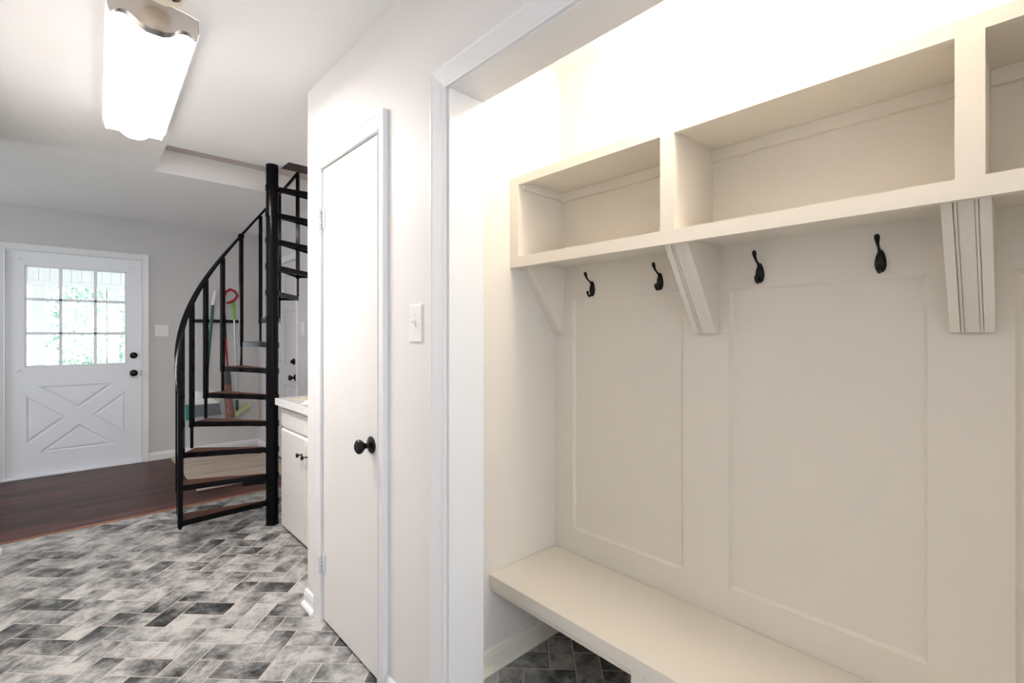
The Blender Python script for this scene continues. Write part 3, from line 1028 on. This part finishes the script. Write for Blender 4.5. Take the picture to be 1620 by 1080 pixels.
for (cx_, cy_, sx, sy, rz, z, mt, lab) in ((1.20, 3.18, 0.23, 0.32, 18, 0.8582, 'paper', 'brown paper sheet lying lowest on the countertop'),
                                           (1.13, 3.02, 0.16, 0.24, -28, 0.8600, 'paperW', 'white paper sheet on the countertop, nearest its front edge'),
                                           (1.26, 3.12, 0.16, 0.20, 42, 0.8622, 'paper', 'small brown paper sheet on top of the other papers')):
    bm = bmesh.new()
    n = 6
    c, s = math.cos(R(rz)), math.sin(R(rz))
    g_ = {}
    for i in range(n + 1):
        for j in range(n + 1):
            a, b_ = (i / n - 0.5) * sx, (j / n - 0.5) * sy
            zz = z + 0.006 * (max(0, i / n - 0.6) ** 2) * 4
            g_[i, j] = bm.verts.new((cx_ + a * c - b_ * s, cy_ + a * s + b_ * c, zz))
    for i in range(n):
        for j in range(n):
            bm.faces.new((g_[i, j], g_[i + 1, j], g_[i + 1, j + 1], g_[i, j + 1]))
    o = obj('paper_sheet', bm, M[mt], smooth=True)
    md = o.modifiers.new('thick', 'SOLIDIFY')
    md.thickness = 0.0006
    tag(o, lab, 'paper')


# ------------------------------------------------------------ spiral staircase
SX, SY_, SR = 0.999, 3.472, 0.510
A0, DA, Z0, DZ_ = R(198.627), R(-14.478), -0.0446, 0.1770
sp = thing('spiral_staircase', 'black metal spiral staircase with dark wood treads rising to the ceiling opening', 'staircase', (SX, SY_, 0))
bm = bmesh.new()
lathe(bm, [(0, 0.0), (0.041, 0.0), (0.041, 0.006), (0.0385, 0.008), (0.0385, ZC + 0.9), (0, ZC + 0.9)], (SX, SY_, 0), (0, 0, 1), 36)
obj('pole', bm, M['stair'], sp, smooth=True)


def pol(r, a, z):
    return Vector((SX + r * math.cos(a), SY_ + r * math.sin(a), z))


NT = 13
for n in range(1, NT + 1):
    a = A0 + DA * n
    a2 = a + DA * 1.06
    zb = Z0 + DZ_ * n
    if n == 1:
        zb = max(zb, 0.118)
    bm = bmesh.new()
    # steel frame: front, rear and outer angle bars, sleeve at the pole
    def bar(p, q, w_, z0, z1):
        d = (q - p)
        d.z = 0
        nn = Vector((-d.y, d.x, 0)).normalized() * (w_ / 2)
        vs = [Vector((v.x, v.y, z0)) for v in (p - nn, q - nn, q + nn, p + nn)]
        prism(bm, vs, (0, 0, z1 - z0))
    bar(pol(0.036, a, 0), pol(SR, a, 0), 0.006, zb, zb + 0.032)
    bar(pol(0.036, a2, 0), pol(SR, a2, 0), 0.006, zb, zb + 0.032)
    bar(pol(SR, a, 0), pol(SR, a2, 0), 0.006, zb, zb + 0.032)
    if n == 2:
        am = a + DA * 0.35
        bar(pol(0.040, am, 0), pol(0.175, am, 0), 0.03, zb - 0.028, zb - 0.0005)
    if n < 9:
        bar(pol(0.06, a, 0), pol(0.20, (a + a2) / 2, 0), 0.03, zb - 0.001, zb + 0.004)
    pts = [pol(0.04, a, zb + 0.012), pol(SR, a, zb + 0.012), pol(SR, a2, zb + 0.012), pol(0.04, a2, zb + 0.012)]
    prism(bm, pts, (0, 0, 0.004))
    lathe(bm, [(0.039, 0), (0.043, 0), (0.043, 0.036), (0.039, 0.036)], (SX, SY_, zb - 0.002), (0, 0, 1), 28)
    tr = obj('tread', bm, M['stair'], sp)
    bm = bmesh.new()
    pts = [pol(0.05, a + DA * 0.10, zb + 0.0165), pol(SR - 0.006, a + DA * 0.01, zb + 0.0165), pol(SR - 0.006, a2 - DA * 0.01, zb + 0.0165), pol(0.05, a2 - DA * 0.1, zb + 0.0165)]
    prism(bm, pts, (0, 0, 0.019))
    obj('wood_insert', bm, M['tread'], tr, label='dark stained wood of the tread')

RH = 0.822
for n in range(1, NT + 1):
    a = A0 + DA * n
    zb = Z0 + DZ_ * n
    top = zb + RH
    bot = zb - DZ_ + 0.033 if n > 1 else 0.118
    if n == 1:
        bot = 0.118
    if top > ZC + 0.75:
        top = ZC + 0.75
    r_ = SR + 0.014
    bm = bmesh.new()
    # square tube, aligned with the radius; a slimmer bar carries on down to the tread below
    er = Vector((math.cos(a), math.sin(a), 0))
    et = Vector((-math.sin(a), math.cos(a), 0))
    c = Vector((SX, SY_, 0)) + er * r_
    for (h_, z0, z1) in ((0.0125, zb - 0.004, top), (0.0075, bot, zb - 0.004)):
        if z1 - z0 < 0.01:
            continue
        vs = [c + er * (h_ * i) + et * (h_ * j) + Vector((0, 0, z0)) for i, j in ((-1, -1), (1, -1), (1, 1), (-1, 1))]
        prism(bm, vs, (0, 0, z1 - z0))
    obj('baluster', bm, M['stair'], sp, bevel=0.0015)
# handrail
bm = bmesh.new()
sec = [(-0.016, -0.006), (0.016, -0.006), (0.018, 0.0), (0.016, 0.008), (0.0, 0.011), (-0.016, 0.008), (-0.018, 0.0)]
rings = []
N0, N1 = 0.72, 12.6
steps = 120
for i in range(steps + 1):
    n = N0 + (N1 - N0) * i / steps
    a = A0 + DA * n
    z = Z0 + DZ_ * n + RH + 0.006
    er = Vector((math.cos(a), math.sin(a), 0))
    c = Vector((SX, SY_, 0)) + er * (SR + 0.016)
    c.z = z
    tn = Vector((-math.sin(a) * (SR + 0.016) * DA, math.cos(a) * (SR + 0.016) * DA, DZ_)).normalized()
    up = er.cross(tn).normalized()
    if up.z < 0:
        up = -up
    rings.append([bm.verts.new(c + er * p + up * q) for p, q in sec])
k_ = len(sec)
for r0, r1 in zip(rings, rings[1:]):
    for k in range(k_):
        bm.faces.new((r0[k], r0[(k + 1) % k_], r1[(k + 1) % k_], r1[k]))
bm.faces.new(rings[0])
bm.faces.new(rings[-1])
obj('handrail', bm, M['stair'], sp, smooth=True)
bm = bmesh.new()
a = A0 + DA * 7
c = pol(SR + 0.016, a, Z0 + DZ_ * 7 + RH + 0.002)
lathe(bm, [(0, -0.010), (0.020, -0.010), (0.022, 0), (0.020, 0.010), (0, 0.010)], c, (math.cos(a), math.sin(a), 0), 20)
obj('rail_joint', bm, M['stair'], sp, smooth=True)
# landing at the top
boxes('landing', [(HXS + 0.001, HX1 - 0.001, HYB + 0.001, 3.560, 2.450, 2.50)], M['landing'], sp, label='dark reddish wooden landing edge')


# ------------------------------------------------------------ pale mat on the plank floor
bm = bmesh.new()
box(bm, 0.748, 1.560, 4.575, 5.985, 0.0045, 0.020)
o = obj('floor_mat', bm, M['mat'], bevel=0.006)
tag(o, 'pale wood-grain mat lying on the plank floor behind the spiral stairs', 'mat')


# ------------------------------------------------------------ broom rack and cleaning tools on the far wall
rk = thing('broom_rack', 'black broom rack on the grey wall behind the spiral stairs', 'rack', (1.17, YF, 1.43))
boxes('rail', [(0.960, 1.380, YF - 0.022, YF, 1.412, 1.446)], M['black'], rk, bevel=0.003)
for xx in (1.00, 1.12, 1.25, 1.36):
    bm = bmesh.new()
    tube(bm, [(xx, YF - 0.02, 1.428), (xx, YF - 0.045, 1.420), (xx, YF - 0.062, 1.428), (xx, YF - 0.064, 1.446)], 0.006, 8)
    obj('prong', bm, M['black'], rk, smooth=True)

YT = YF - 0.100
# green broom
bro = thing('broom', 'push broom with dark green pole, white grip and wide grey bristles leaning by the rack', 'broom', (1.05, YT, 0.4))
bm = bmesh.new()
tube(bm, [(1.113, YT, 1.60), (1.137, YT, 1.745), (1.138, YT, 1.752)], [0.015, 0.015, 0.010], 14)
obj('grip', bm, M['plastic'], bro, smooth=True, label='white grip')
bm = bmesh.new()
tube(bm, [(1.035, YT - 0.01, 0.60), (1.113, YT, 1.60)], 0.0155, 14)
obj('pole', bm, M['green'], bro, smooth=True)
bm = bmesh.new()
prism(bm, [(0.945, YT - 0.03, 0.545), (0.935, YT - 0.03, 0.575), (1.00, YT - 0.03, 0.605), (1.10, YT - 0.03, 0.605), (1.165, YT - 0.03, 0.560), (1.165, YT - 0.03, 0.545)], (0, 0.045, 0))
obj('head', bm, M['plastic'], bro, bevel=0.006)
bm = bmesh.new()
for k in range(26):
    xx = 0.950 + k * 0.0085
    fl_ = (xx - 1.055) * 0.22
    prism(bm, [(xx - 0.0035, YT - 0.026, 0.546), (xx + 0.0035, YT - 0.026, 0.546), (xx + 0.0035 + fl_, YT - 0.045, 0.42), (xx - 0.0035 + fl_, YT - 0.045, 0.42)], (0, 0.035, 0))
obj('bristles', bm, M['bristle'], bro)
# small teal hand brush to the left
tb = thing('hand_brush', 'small teal hand brush left of the grey-bristled broom head', 'brush', (0.90, YT, 0.4))
bm = bmesh.new()
for k in range(9):
    xx = 0.872 + k * 0.0075
    prism(bm, [(xx - 0.0033, YT - 0.025, 0.53), (xx + 0.0033, YT - 0.025, 0.53), (xx + 0.002, YT - 0.035, 0.395), (xx - 0.004, YT - 0.035, 0.395)], (0, 0.03, 0))
obj('bristles', bm, M['teal'], tb)
boxes('block', [(0.866, 0.938, YT - 0.028, YT + 0.008, 0.53, 0.553)], M['teal'], tb, bevel=0.004)
# white plastic bag
bm = bmesh.new()
bmesh.ops.create_icosphere(bm, subdivisions=4, radius=1.0)
rr = random.Random(5)
ph = [rr.uniform(0, 6) for _ in range(6)]
for v in bm.verts:
    x, y, z = v.co
    k = 1 + 0.09 * math.sin(5 * x + ph[0] + 3 * z) + 0.07 * math.sin(9 * z + 4 * x + ph[1]) + 0.05 * math.sin(14 * x + 8 * y + ph[2])
    v.co = Vector((1.055 + 0.135 * x * k * (1 - 0.25 * max(0, z)), YF - 0.030 + 0.026 * y * k, 0.575 + 0.125 * z * k))
o = obj('plastic_bag', bm, M['bag'], smooth=True)
tag(o, 'white crumpled plastic bag hanging on the wall behind the broom head', 'bag')
bm = bmesh.new()
bmesh.ops.create_icosphere(bm, subdivisions=4, radius=1.0)
for v in bm.verts:
    x, y, z = v.co
    k = 1 + 0.09 * math.sin(6 * x + ph[3]) + 0.07 * math.sin(10 * z + 4 * x + ph[4]) + 0.05 * math.sin(13 * x + 8 * y + ph[5])
    v.co = Vector((1.05 + 0.22 * x * k, YF - 0.028 + 0.024 * y * k, 0.375 + 0.050 * z * k))
o = obj('plastic_bag', bm, M['bag'], smooth=True)
tag(o, 'flat white plastic bag bulging below the broom bristles', 'bag')
# red sweeper
sw = thing('carpet_sweeper', 'upright sweeper with red loop handle and grey head hanging from the rack', 'sweeper', (1.24, YT, 0.4))
bm = bmesh.new()
lp = [(1.205, 1.50), (1.195, 1.60), (1.197, 1.68), (1.225, 1.745), (1.27, 1.775), (1.315, 1.755), (1.340, 1.712), (1.315, 1.665), (1.27, 1.635), (1.235, 1.625)]
tube(bm, [(x, YT - 0.045, z) for x, z in lp], [0.019, 0.022, 0.020, 0.016, 0.015, 0.015, 0.016, 0.015, 0.015, 0.013], 12)
obj('loop_handle', bm, M['red'], sw, smooth=True, label='red loop handle')
bm = bmesh.new()
tube(bm, [(1.208, YT - 0.045, 1.50), (1.222, YT - 0.045, 1.24)], [0.017, 0.013], 12)
obj('grip', bm, M['black'], sw, smooth=True, label='black grip')
bm = bmesh.new()
tube(bm, [(1.222, YT - 0.045, 1.24), (1.245, YT - 0.045, 0.90)], [0.013, 0.009], 12)
obj('shaft', bm, M['red'], sw, smooth=True, label='thin red shaft')
bm = bmesh.new()
tube(bm, [(1.222, YT - 0.045, 0.915), (1.224, YT - 0.045, 0.90), (1.228, YT - 0.045, 0.84), (1.235, YT - 0.045, 0.76), (1.245, YT - 0.045, 0.66), (1.26, YT - 0.045, 0.50), (1.265, YT - 0.045, 0.40)],
     [0.035, 0.042, 0.047, 0.045, 0.040, 0.040, 0.043], 18, flat=0.5, flat_dir=(1, 0, 0))
obj('body', bm, M['greyPl'], sw, smooth=True)
bm = bmesh.new()
tube(bm, [(1.238, YT - 0.056, 0.745), (1.246, YT - 0.056, 0.64), (1.26, YT - 0.056, 0.50), (1.268, YT - 0.056, 0.375)], [0.036, 0.034, 0.037, 0.046], 18, flat=0.55, flat_dir=(1, 0, 0))
obj('fabric_sleeve', bm, mat('rust_fabric', (0.23, 0.11, 0.10), 0.9, noise=0.5, nscale=60), sw, smooth=True, label='rust-brown patterned sleeve')
# lime squeegee mop
YT = YF - 0.075
sq = thing('sponge_mop', 'sponge mop with lime green handle, silver pole and tilted pale green head', 'mop', (1.33, YT, 0.4))
bm = bmesh.new()
tube(bm, [(1.322, YT, 1.452), (1.320, YT, 1.50), (1.316, YT, 1.55), (1.314, YT, 1.60), (1.314, YT, 1.64), (1.314, YT, 1.66)], [0.012, 0.013, 0.014, 0.021, 0.019, 0.010], 12)
obj('handle', bm, M['lime'], sq, smooth=True, label='lime green handle')
bm = bmesh.new()
tube(bm, [(1.322, YT, 1.452), (1.350, YT, 0.56)], 0.010, 12)
obj('pole', bm, M['steelPole'], sq, smooth=True, label='silver pole')
bm = bmesh.new()
tube(bm, [(1.350, YT, 0.56), (1.352, YT, 0.45), (1.37, YT, 0.425)], [0.014, 0.014, 0.010], 12)
obj('neck', bm, M['green'], sq, smooth=True, label='green neck')
bm = bmesh.new()
aa = Vector((1.262, YT, 0.350))
bb = Vector((1.470, YT, 0.490))
d = (bb - aa).normalized()
nn = Vector((-d.z, 0, d.x)) * 0.025
prism(bm, [aa - nn - Vector((0, 0.018, 0)), bb - nn - Vector((0, 0.018, 0)), bb + nn - Vector((0, 0.018, 0)), aa + nn - Vector((0, 0.018, 0))], (0, 0.036, 0))
obj('head', bm, M['limeHead'], sq, bevel=0.006, label='pale green sponge head')


# ------------------------------------------------------------ outside: porch, rail, shrub, lawn
struct(boxes('floor_porch', [(-4, 5, 6.17, 8.6, -0.25, -0.12)], M['deck']))
struct(boxes('ceiling_porch', [(-2.5, 4, 6.17, 8.6, 2.62, 2.70)], M['porch']))
bm = bmesh.new()
for k in range(40):
    xx = -2.0 + k * 0.1
    box(bm, xx, xx + 0.0975, 8.44, 8.46, 1.965, 2.62)
box(bm, -2.0, 2.0, 8.46, 8.49, 1.965, 2.62)
struct(obj('wall_porch', bm, M['porch']), 'white vertical boards above the porch openings')
for i, xx in enumerate((-0.303, 0.423)):
    o = boxes('porch_post', [(xx - 0.058, xx + 0.058, 8.43, 8.55, -0.12, 1.90)], M['porch'], bevel=0.004)
    tag(o, ['white square porch post seen through the left door panes', 'white square porch post seen through the right door panes'][i], 'post', 'porch posts')
o = boxes('porch_beam', [(-2.0, 2.0, 8.43, 8.53, 1.90, 1.965)], M['porch'])
tag(o, 'white beam across the top of the porch posts', 'beam')
o = boxes('porch_rail', [(-2.0, 2.0, 8.47, 8.51, 1.345, 1.364)], M['porch'])
tag(o, 'thin rail between the porch posts', 'rail')
struct(boxes('floor_lawn', [(-14, 14, 8.6, 30, -0.35, -0.25)], M['lawn']))
bm = bmesh.new()
rr = random.Random(3)
for k in range(1500):
    th_ = rr.uniform(0, 2 * PI)
    zz = rr.uniform(0.2, 3.3)
    prof_r = 1.0 * math.sin(PI * min(1, (zz + 0.2) / 3.6)) ** 0.6
    rad = prof_r * rr.uniform(0.5, 1.0)
    c = Vector((0.55 + rad * math.cos(th_), 12.6 + rad * math.sin(th_), zz))
    u = Vector((rr.uniform(-1, 1), rr.uniform(-1, 1), rr.uniform(-1, 1))).normalized()
    v = u.cross(Vector((rr.uniform(-1, 1), rr.uniform(-1, 1), rr.uniform(-1, 1)))).normalized()
    s = rr.uniform(0.05, 0.10)
    q = [c - u * s, c + v * s * 0.45, c + u * s, c - v * s * 0.45]
    bm.faces.new([bm.verts.new(p) for p in q])
sh = thing('shrub', 'green leafy shrub in daylight beyond the porch, seen through the door glass', 'shrub', (0.55, 12.6, -0.25))
obj('foliage', bm, M['leaf'], sh)
bm = bmesh.new()
tube(bm, [(0.55, 12.6, -0.25), (0.56, 12.6, 1.2), (0.52, 12.6, 2.6)], [0.06, 0.045, 0.015], 10)
obj('stem', bm, M['bark'], sh, smooth=True)
